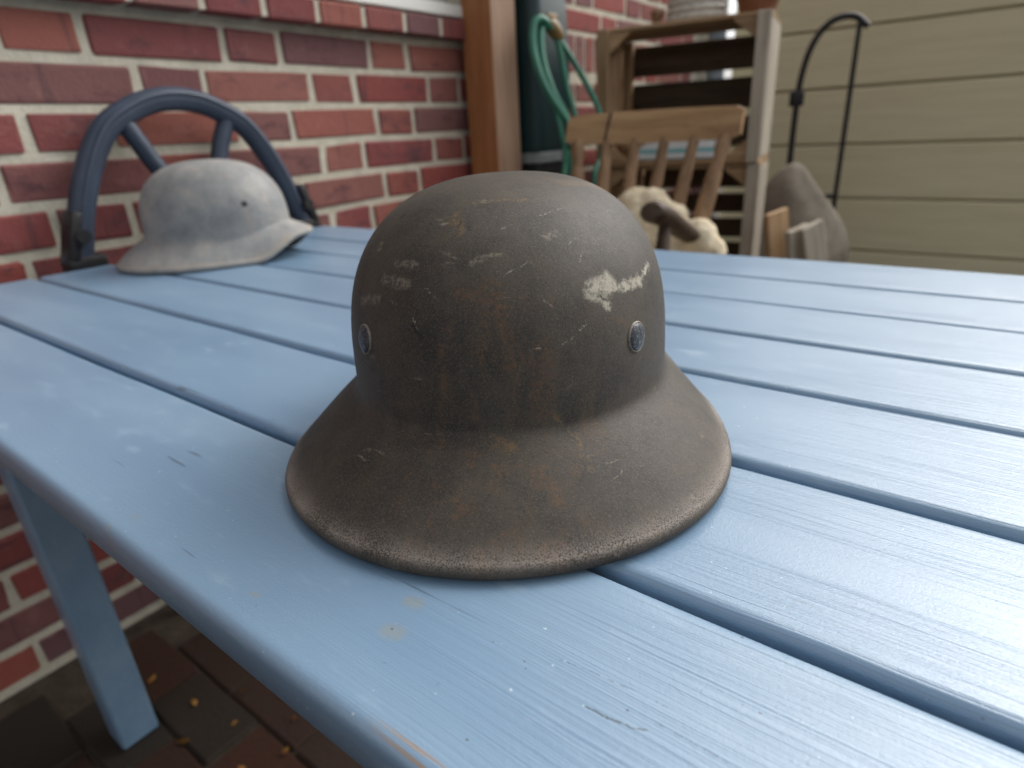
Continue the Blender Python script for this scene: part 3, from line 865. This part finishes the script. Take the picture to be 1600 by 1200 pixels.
MARKS = {
 'cream': [((0.0525, -0.0898, 0.1078), (0.0599, -0.0809, 0.1084), 0.0042), ((0.0603, -0.0815, 0.1067), (0.0761, -0.0594, 0.1047), 0.0021),
           ((0.0762, -0.0585, 0.1054), (0.0824, -0.0411, 0.1100), 0.0015), ((0.0549, -0.0879, 0.1054), (0.0588, -0.0871, 0.0993), 0.0020)],
 'faint': [((-0.0494, -0.0873, 0.1143), (-0.0353, -0.097, 0.1146), 0.0028), ((-0.0427, -0.0856, 0.1225), (-0.0303, -0.0934, 0.1225), 0.0019),
           ((-0.0017, -0.0993, 0.1242), (0.0108, -0.0951, 0.1276), 0.0013), ((-0.0666, -0.0766, 0.1018), (-0.0529, -0.0898, 0.1054), 0.0024),
           ((0.0309, -0.0827, 0.132), (0.0356, -0.0782, 0.1332), 0.0016)],
 'scratch': [((0.0104, -0.0843, 0.1365), (0.029, -0.0701, 0.1404), 0.0005), ((0.029, -0.0701, 0.1404), (0.0375, -0.0601, 0.1419), 0.0004),
             ((-0.0246, -0.1026, 0.1136), (-0.0171, -0.1077, 0.1088), 0.0004), ((0.0241, -0.1132, 0.0865), (0.0388, -0.1066, 0.0869), 0.00035),
             ((0.0388, -0.1066, 0.0869), (0.0497, -0.0975, 0.0939), 0.00045), ((0.0406, -0.0815, 0.1278), (0.046, -0.0736, 0.1303), 0.0004),
             ((0.0091, -0.104, 0.1173), (0.0246, -0.0952, 0.1233), 0.0005), ((0.0461, -0.0848, 0.1205), (0.0478, -0.0796, 0.1242), 0.0004),
             ((0.0289, -0.1042, 0.1078), (0.0345, -0.1032, 0.1043), 0.0004), ((-0.0447, -0.0958, 0.1067), (-0.0402, -0.0996, 0.105), 0.0005),
             ((-0.0306, -0.1067, 0.1004), (-0.0275, -0.1103, 0.0935), 0.0005)],
 'rust': [((0.0065, -0.1069, 0.1133), (0.0096, -0.11, 0.1067), 0.0046), ((-0.0161, -0.1149, 0.0886), (-0.0165, -0.1174, 0.066), 0.0018),
          ((0.0307, -0.1108, 0.0856), (0.0294, -0.1136, 0.0575), 0.0053), ((-0.0031, -0.1191, 0.0667), (0.0, -0.1219, 0.0474), 0.0015),
          ((0.0175, -0.1173, 0.0591), (0.0107, -0.1224, 0.0454), 0.0015), ((-0.0066, -0.1076, 0.112), (0.0105, -0.1088, 0.1091), 0.0023),
          ((-0.049, -0.1027, 0.0552), (-0.0322, -0.1124, 0.0598), 0.0013), ((0.0624, -0.0859, 0.0927), (0.0677, -0.0806, 0.0894), 0.0016)],
 'ochre': [((0.0351, -0.1113, 0.0533), (0.0456, -0.1128, 0.0404), 0.0013), ((0.0456, -0.1128, 0.0404), (0.0537, -0.1295, 0.0247), 0.0014),
           ((0.0537, -0.1295, 0.0247), (0.0666, -0.1366, 0.0144), 0.001), ((-0.0046, -0.0654, 0.1464), (0.0234, -0.061, 0.1457), 0.0011),
           ((0.0064, -0.1228, 0.0455), (0.0152, -0.1236, 0.0423), 0.0024), ((0.0361, -0.0267, 0.1504), (0.060, 0.010, 0.1430), 0.0037),
           ((-0.0137, -0.0741, 0.1419), (-0.0097, -0.0854, 0.1358), 0.0018)],
 'dark': [((-0.0359, -0.0662, 0.1399), (-0.0195, -0.0811, 0.1369), 0.0005), ((-0.0122, -0.0867, 0.1345), (-0.0098, -0.0796, 0.1395), 0.0006),
          ((-0.0466, -0.0555, 0.1397), (-0.045, -0.0546, 0.1408), 0.0013), ((0.0558, -0.0876, 0.1043), (0.059, -0.0859, 0.1014), 0.0005),
          ((-0.0309, -0.1077, 0.0974), (-0.0257, -0.1113, 0.0923), 0.0009), ((-0.007, -0.08, 0.1395), (-0.0045, -0.0851, 0.1365), 0.0005),
          ((0.0814, -0.0234, 0.1185), (0.0814, -0.0236, 0.1185), 0.0011), ((0.0830, -0.0290, 0.1143), (0.0830, -0.0292, 0.1143), 0.0009), ((0.0810, -0.0345, 0.1150), (0.0810, -0.0347, 0.1150), 0.0008)]}
hm = mat_helmet('brown_helmet_paint', MARKS,
                [(0.023, 0.020, 0.017), (0.042, 0.035, 0.028), (0.060, 0.050, 0.038), (0.086, 0.072, 0.054), (0.072, 0.053, 0.031), (0.021, 0.020, 0.019), (0.165, 0.135, 0.100)],
                ((0.300, 0.258, 0.222), 0.58))
h1 = thing('steel_helmet', 'dark brown rusty steel helmet with wide flared brim, in front on the blue table', 'helmet', (-0.232, 0.2989, 0.0006), (0, 0, math.atan2(.493, .87)))
me, data1 = helmet_mesh()
shell = obj_me('shell', me, hm, h1, 180)
rivet(data1, (-0.0641, -0.0867, 0.0825), h1)
rivet(data1, (0.0735, -0.0748, 0.0802), h1)

hm2 = mat_helmet('pale_helmet_paint', None,
                 [(0.16, 0.172, 0.18), (0.23, 0.238, 0.238), (0.31, 0.302, 0.282), (0.40, 0.380, 0.345), (0.36, 0.27, 0.20), (0.17, 0.175, 0.18), (0.38, 0.365, 0.34)],
                 ((0.34, 0.27, 0.21), 0.5), 0.6)
f2 = Vector((.80, .60, 0)).normalized()
tip = Vector((-.9231, .6457, 0))
c2 = tip - f2 * .1557
h2 = thing('steel_helmet', 'pale grey steel helmet with a short visor at the far left end of the table', 'helmet', (c2.x, c2.y, 0.0006), (0, 0, math.atan2(f2.y, f2.x) - math.pi / 2))
me, data2 = helmet_mesh(seed=5, zt=.160, za=136, zb_=170, zfront=.033, F=(.0499, .0505, .0331, .0190, .038))
obj_me('shell', me, hm2, h2, 180)
for p in ((.075, .085, .095), (-.075, .085, .095)):
    pt, nrm = surf(data2, *p)
    q = Matrix.Translation(pt) @ nrm.to_track_quat('Z', 'Y').to_matrix().to_4x4()
    b = lathe_bm([(0, .0003), (.0035, .0005), (.0045, .0002), (.0045, -.002)], 16); b.transform(q)
    obj('rivet_hole', b, M['black'], h2, 60)

# ------------------------------------------------------------------ crates
CW, CH, CD = 0.505, 0.40, 0.30
U = Vector((.982, .188, 0)).normalized()                # along the open front
crate_rot = math.atan2(U.y, U.x)
CL = Vector((-1.079, 1.899, 0))                         # front left foot of the stack
def make_crate(name, label, loc, rz, group, w=CW, h=CH, d=CD, top=True):
    t = thing(name, label, 'crate', loc, (0, 0, rz), group)
    C = M['crate']; G = M['crate_grey']
    th = .011
    # long boards of top and bottom, running along the front
    for zz in (th / 2 + .001, h - th / 2 - .001):
        for q in range(3):
            o = box('slat', (w - .002, .088, th), (w / 2, .052 + q * .098, zz), C[0], t, bev=.002, jit=.0008)
    # back slats
    zz, k_ = h - th - .020, 0
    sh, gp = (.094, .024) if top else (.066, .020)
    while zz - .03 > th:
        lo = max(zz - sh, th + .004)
        box('slat', (w - .03, .010, zz - lo), (w / 2, d + .0005, (zz + lo) / 2), M['crate_shaded'], t, bev=.002, jit=.0008)
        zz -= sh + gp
    # side boards, upright
    for sx in (0, 1):
        x = th / 2 if sx == 0 else w - th / 2
        for q in range(3):
            box('side_board', (th, .084, h - 2 * th - .006), (x, .054 + q * .098, h / 2), (C if sx == 0 else G)[2], t, bev=.002, jit=.0008)
        x2 = .0115 + .0125 if sx == 0 else w - .0115 - .0125
        for yy in (.014, d - .016):
            box('corner_post', (.025, .026, h - 2 * th - .008), (x2, yy, h / 2), (C if sx == 0 else G)[2], t, bev=.003)
    # battens and triangular corner blocks on the front
    for sx in (0, 1):
        box('front_batten', (.036, .010, h - .004), (.020 if sx == 0 else w - .020, -.0055, h / 2), (C if sx == 0 else G)[2], t, bev=.002, jit=.0006)
        for zz in (0, 1):
            s = 1 if sx == 0 else -1; v = 1 if zz == 0 else -1
            poly = [(0, 0), (.07 * s, 0), (0, .055 * v)]
            if s * v < 0: poly.reverse()
            b = prism_bm(poly, .012, .001)
            b.transform(Matrix.Translation((.037 if sx == 0 else w - .037, .016, th + .004 if zz == 0 else h - th - .004)) @ Matrix.Rotation(math.radians(90), 4, 'X'))
            obj('corner_block', b, C[0], t)
    return t
labels = ['weathered wooden crate at the top of the stack behind the chair, a cloth inside',
          'weathered wooden crate in the middle of the stack, seen through the chair spindles',
          'weathered wooden crate at the bottom of the stack, on the ground behind the chair']
make_crate('wooden_crate', labels[0], (CL.x, CL.y, 0.45 - .401), crate_rot, 'stacked wooden crates')
make_crate('wooden_crate', labels[1], (CL.x + .004, CL.y + .006, 0.45 - .802), crate_rot + .012, 'stacked wooden crates', top=False)
make_crate('wooden_crate', labels[2], (CL.x - .004, CL.y + .002, GZ + .002), crate_rot - .01, 'stacked wooden crates', h=1.2 - .804, top=False)
def on_crate(a, b, z): return CL + U * a + Vector((-U.y, U.x, 0)) * b + Vector((0, 0, z))
# small box behind, left of the stack
sbx = thing('wooden_box', 'small brown wooden box by the brick wall, left behind the crate stack', 'box', (-1.215, 2.16, GZ), (0, 0, .1))
for zz in (.42, .56, .70, .84):
    box('slat', (.17, .012, .10), (.085, 0, zz - .02 if zz > .5 else zz), M['crate'][0], sbx, bev=.002)
    box('slat', (.17, .012, .10), (.085, .2, zz - .02 if zz > .5 else zz), M['crate'][0], sbx, bev=.002)
for x in (.008, .162):
    for y in (.02, .18): box('leg', (.02, .02, .88), (x + (.006 if x < .1 else -.006), y - .0, .44), M['crate'][2], sbx, bev=.002)
box('top_board', (.18, .22, .014), (.085, .1, .895), M['crate'][0], sbx, bev=.002)
# rope bundle, wooden knob, terracotta pot on top
zt = .4515
rp = on_crate(.265, .17, zt)
rb = thing('rope_coil', 'pale rope coiled into a low bundle on top of the crate stack', 'rope', rp)
for q in range(5):
    r = .082 - .002 * q
    path = [(r * math.cos(i / 40 * 2 * math.pi), r * math.sin(i / 40 * 2 * math.pi), .012 + q * .021 + i / 40 * .004) for i in range(41)]
    rad = [.0115 + .0012 * math.sin(i * 2.4) for i in range(41)]
    obj('strand', tube_bm(path, rad, 8), M['rope'], rb, 60)
kb = on_crate(.155, .12, zt)
tag(obj('wooden_ornament', lathe_bm([(0, 0), (.016, 0), (.018, .006), (.012, .016), (.018, .026), (.022, .036), (.018, .046), (0, .05)], 20), M['chair'][2], None, 60, kb),
    'small round turned wooden ornament beside the rope coil on the top crate', 'ornament')
tpp = on_crate(.445, .16, zt)
tpot = thing('terracotta_pot', 'reddish terracotta bowl on the right end of the top crate', 'pot', tpp)
obj('bowl', lathe_bm([(0, 0), (.04, 0), (.052, .02), (.066, .06), (.070, .062), (.070, .075), (.062, .075), (.056, .06), (.04, .02), (0, .012)], 32), M['terracotta'], tpot, 50)
# cloth inside the top crate
cb = bmesh.new()
bmesh.ops.create_grid(cb, x_segments=36, y_segments=18, size=.5)
for v in cb.verts:
    x, y = v.co.x, v.co.y
    rr_ = max(0, 1 - (abs(x) * 2) ** 4) * max(0, 1 - (abs(y) * 2) ** 4)
    v.co = Vector((x * .27, y * .17, .004 + .062 * rr_ ** .6 + .006 * math.sin(x * 19 + 2 * y) * rr_))
bmesh.ops.solidify(cb, geom=cb.faces[:], thickness=-.003)
cp = on_crate(.25, .10, .049 + .014)
co_ = obj('striped_cloth', cb, M['cloth'], None, 60, cp); co_.rotation_euler = (0, 0, crate_rot)
tag(co_, 'folded white and teal striped cloth lying in the top crate', 'cloth')
bk = thing('wicker_basket', 'small brown round basket in the left part of the top crate', 'basket', on_crate(.10, .11, .049 + .0135))
bb = bmesh.new()
for q in range(7):
    r = .042 + .012 * math.sin(q / 6 * 2.4)
    tube_bm([(r * math.cos(i / 24 * 2 * math.pi), r * math.sin(i / 24 * 2 * math.pi), .006 + q * .011) for i in range(25)], .0065, 6, bm=bb)
obj('weave', bb, M['crate'][0], bk, 60)
obj('base', lathe_bm([(0, 0.001), (.044, 0.001), (.044, .008), (0, .008)], 20), M['crate'][0], bk, 40)

# ------------------------------------------------------------------ wooden armchair
Rt = Vector((-.4590, 1.5130, 0)); Lt = Vector((-.9360, 1.4870, 0))
def camd(u, v, d):
    c = Vector(((u - 800) / 960 * d, (600 - v) / 960 * d, -d)); return R3 @ c + Vector((0, 0, .18))
pr, pl = camd(1150, 187, 1.50), camd(905, 206, 1.72)     # centres of the back rail's ends, measured once
S = (Vector((pr.x - pl.x, pr.y - pl.y, 0))); railL = S.length; S.normalize()
Fd = Vector((S.y, -S.x, 0))                              # front of the chair
if Fd.dot(Vector((-.62, -.78, 0))) < 0: Fd = -Fd
mid = (pr + pl) / 2
ch = thing('wooden_armchair', 'old brown wooden armchair with spindle back, beyond the table in front of crates', 'chair', (mid.x, mid.y, GZ))
ch.rotation_euler = (0, 0, math.atan2(S.y, S.x))
# chair coordinates: x along the rail (image right), y towards the back, z from ground
ys = 1 if (Vector((-S.y, S.x, 0)).dot(Fd) < 0) else -1
RZ = (pr.z + pl.z) / 2 - GZ
rec = math.tan(math.radians(22))
def cc(x, back, z): return Vector((x, back * ys, z))
hw = railL / 2 + .022
# rail: curved board with shaped ends
b = bmesh.new(); rings = []
for i in range(25):
    t = i / 24 * 2 - 1
    x = t * hw
    bow = .022 * (t * t) * -1
    hgt = .036 + .004 * (1 - t * t)
    if abs(t) > .93: hgt *= 1 - (abs(t) - .93) * 3.2
    ring = []
    for dy, dz in ((-.009, -1), (.009, -1), (.011, -.8), (.011, .8), (.007, 1), (-.007, 1), (-.011, .8), (-.011, -.8)):
        ring.append(b.verts.new(cc(x, bow + dy + dz * hgt * rec, RZ + dz * hgt)))
    rings.append(ring)
for A, B in zip(rings, rings[1:]):
    for j in range(8): b.faces.new((A[j], A[(j + 1) % 8], B[(j + 1) % 8], B[j]))
b.faces.new(rings[0]); b.faces.new(rings[-1])
bmesh.ops.recalc_face_normals(b, faces=b.faces[:])
rail = obj('top_rail', b, M['chair_rail'], ch, 40)
rx = -hw + .115
bs = box_bm(.007, .0255, .080, .001, 1, .001)
sp_ = obj('split', bs, M['arm'], rail, 40)
sp_.location = cc(rx, -.022 * (rx / hw) ** 2, RZ); sp_.rotation_euler = (-math.radians(22) * ys, .10, 0)
SEATZ = RZ - .48
def back_at(z): return (z - RZ) * rec
ns = 6
for i in range(ns):
    t = i / (ns - 1) * 2 - 1
    xt = t * (hw - .035); xb = t * (hw - .10)
    p0 = cc(xt, -.022 * t * t + back_at(RZ - .03), RZ - .03); p1 = cc(xb, back_at(SEATZ) + .0, SEATZ)
    path = [p0.lerp(p1, q / 16) for q in range(17)]
    end = i in (0, ns - 1)
    rad = []
    for q in range(17):
        f = q / 16
        r = (.0150 if end else .0125) + (.006 if end else .0045) * math.sin(min(1, f * 1.3) * math.pi)
        if end and q in (1, 2): r = .0195 if q == 1 else .0125
        rad.append(r)
    obj('stile' if end else 'spindle', tube_bm(path, rad, 12), M['chair'][2], ch, 60)
# seat, tilted up towards the front
tilt = math.radians(14)
b = prism_bm([(-.19, -.20), (.19, -.20), (.235, .0), (.23, .19), (.15, .235), (-.15, .235), (-.23, .19), (-.235, .0)], .034, .008, 2)
st = obj('seat', b, M['chair'][0], ch, 40)
by = back_at(SEATZ)
st.location = cc(0, by - .17, SEATZ - .004 + .17 * math.tan(tilt) - .017); st.rotation_euler = (tilt * -ys if ys > 0 else tilt, 0, 0) if ys < 0 else (-tilt, 0, 0)
# arms
for sx in (1, -1):
    zb = RZ - .272; bb_ = back_at(zb)
    xa = sx * (hw - .065)
    P0 = cc(xa, bb_ + .01, zb); P1 = cc(xa + sx * .004, bb_ - .15, zb + .052); P2 = cc(xa + sx * .006, bb_ - .27, zb + .096); P3 = cc(xa + sx * .002, bb_ - .345, zb + .118)
    path = catmull([P0, P1, P2, P3], 6)
    rad = [.024 + .006 * (q / (len(path) - 1)) for q in range(len(path))]
    rad[-1] *= .75
    am = obj('arm', tube_bm(path, rad, 14, flat=(Vector((0, 0, 1)), .75)), M['arm'], ch, 60)
    q1 = P2 + Vector((0, 0, -.012)); q2 = cc(sx * .205, by - .31, SEATZ + .055)
    obj('arm_support', tube_bm([q1.lerp(q2, q / 10) for q in range(11)], [.012 + .006 * math.sin(q / 10 * math.pi) for q in range(11)], 12), M['arm'], ch, 60)
    # legs on short rockers
    f1 = cc(sx * .16, by - .30, SEATZ + .045); f2_ = cc(sx * .215, by - .33, .03)
    r1 = cc(sx * .15, by - .03, SEATZ - .02); r2 = cc(sx * .205, by + .07, .03)
    obj('leg', tube_bm([f1.lerp(f2_, q / 8) for q in range(9)], [.015 + .005 * math.sin(q / 8 * math.pi) for q in range(9)], 12), M['chair'][2], ch, 60)
    obj('leg', tube_bm([r1.lerp(r2, q / 8) for q in range(9)], [.015 + .005 * math.sin(q / 8 * math.pi) for q in range(9)], 12), M['chair'][2], ch, 60)
    rk = catmull([cc(sx * .215, by - .46, .075), cc(sx * .214, by - .30, .030), cc(sx * .21, by - .08, .014), cc(sx * .207, by + .12, .026), cc(sx * .205, by + .34, .085)], 6)
    obj('rocker', tube_bm(rk, .0165, 10), M['chair'][0], ch, 60)
obj('stretcher', tube_bm([cc(-.19, by - .315, .17), cc(.19, by - .315, .17)], .011, 10), M['chair'][0], ch, 60)

# ------------------------------------------------------------------ fleece on the chair
fl = bmesh.new()
rs = np.random.RandomState(3)
zb_ = SEATZ + .045
balls = []
def ball(x, y, z, r): balls.append((x, y, z, r))
for x, zt_ in ((-.17, .155), (-.11, .185), (-.05, .205), (.0, .225), (.055, .235), (.10, .205), (.145, .150), (.19, .165), (.215, .125)):
    z = SEATZ + .02
    while z < SEATZ + zt_ + .078:
        ball(x + rs.uniform(-.008, .008), back_at(z) - .040 + rs.uniform(-.006, .006), z, .044 + rs.uniform(-.004, .006)); z += .034
for _ in range(90):
    x, y = rs.uniform(-.2, .2), rs.uniform(-.36, -.02)
    ball(x, by + y, zb_ + .012 - y * math.tan(tilt) * .9 + rs.uniform(-.006, .010), .040 + rs.uniform(-.006, .008))
for x in np.linspace(-.19, .19, 9):
    for z in (.02, -.02, -.06): ball(x + rs.uniform(-.01, .01), by - .385 + rs.uniform(-.01, .006), zb_ + .085 + z, .034 + rs.uniform(-.004, .006))
for x, y, z, r in balls:
    bmesh.ops.create_icosphere(fl, subdivisions=2, radius=r, matrix=Matrix.Translation(cc(x, y, z)))
fo = obj('sheepskin', fl, M['wool'], None, None)
fo.location = (mid.x, mid.y, GZ); fo.rotation_euler = (0, 0, math.atan2(S.y, S.x))
md = fo.modifiers.new('remesh', 'REMESH'); md.mode = 'VOXEL'; md.voxel_size = .006; md.use_smooth_shade = True
md = fo.modifiers.new('smooth', 'SMOOTH'); md.iterations = 6; md.factor = .5
tx = bpy.data.textures.new('wool_curl', 'CLOUDS'); tx.noise_scale = .022; tx.noise_depth = 2
md = fo.modifiers.new('curl', 'DISPLACE'); md.texture = tx; md.strength = .010; md.mid_level = .5
tag(fo, 'cream fluffy sheepskin draped over the seat and back of the wooden armchair', 'sheepskin')

# ------------------------------------------------------------------ things right of the crates
rod = thing('iron_rod', 'black iron rod with curved top standing right of the crates before beige boards', 'rod', (-.725, 2.92, GZ))
rod.rotation_euler = (0, 0, .2)
obj('shaft', tube_bm(catmull([(.0, 0, 0), (.0, 0, .55), (.0, 0, .95), (.012, 0, 1.10), (.045, 0, 1.20), (.10, 0, 1.255), (.17, 0, 1.26), (.22, 0, 1.22)], 6), .0125, 10), M['black'], rod, 60)
obj('clamp', box_bm(.055, .035, .06, .008, 2, at=(-.002, 0, .985)), M['black'], rod, 40)
obj('crossbar', tube_bm([(-.02, 0, .60), (.20, 0, .60)], .009, 10), M['black'], rod, 60)
obj('shaft', tube_bm([(.19, 0, 0), (.19, 0, .6), (.19, 0, 1.245)], .010, 10), M['black'], rod, 60)
# grey sack
sk = bmesh.new()
bmesh.ops.create_uvsphere(sk, u_segments=40, v_segments=24, radius=1)
for v in sk.verts:
    z = v.co.z
    w = (1 - .35 * max(0, z) ** 1.5) * (1 + .05 * math.sin(5 * math.atan2(v.co.y, v.co.x) + 3 * z))
    rs_ = 1.0 if z > 0 else min(1.5, (max(0.0, 1 - z ** 4) ** .5) / max(.05, (1 - z * z) ** .5))
    v.co = Vector((v.co.x * .20 * w * rs_, v.co.y * .15 * w * rs_, .42 + .42 * (z if z > -.8 else -.8)))
    v.co.x += .02 * math.sin(v.co.z * 14); v.co.y += .012 * math.sin(v.co.z * 21 + 1)
so = obj('sack', sk, M['sack'], None, 180, (-.615, 2.62, GZ + .0)); so.location.z = GZ - .084 + .002
tag(so, 'grey-beige slumped sack standing right beside the crate stack', 'sack')
lb = [((-.440, 2.07, GZ), -.13, .05, .66), ((-.375, 2.09, GZ), -.17, .03, .62), ((-.305, 2.11, GZ), -.21, .06, .64)]
for i, (at, ry, rx, ln) in enumerate(lb):
    o = obj('loose_board', box_bm(.085, .02, ln, .003, 1, .001, at=(0, 0, ln / 2)), M['crate_grey'][2] if i else M['crate'][2], None, None, at)
    o.location = (at[0], at[1], GZ + .012); o.rotation_euler = (-rx, ry * 1.25, 1.1)
    tag(o, ['brown loose board leaning nearest the crate stack before the sack', 'grey loose board leaning in the middle before the sack', 'grey loose board leaning furthest right before the sack'][i], 'board', 'loose boards leaning by the crates')
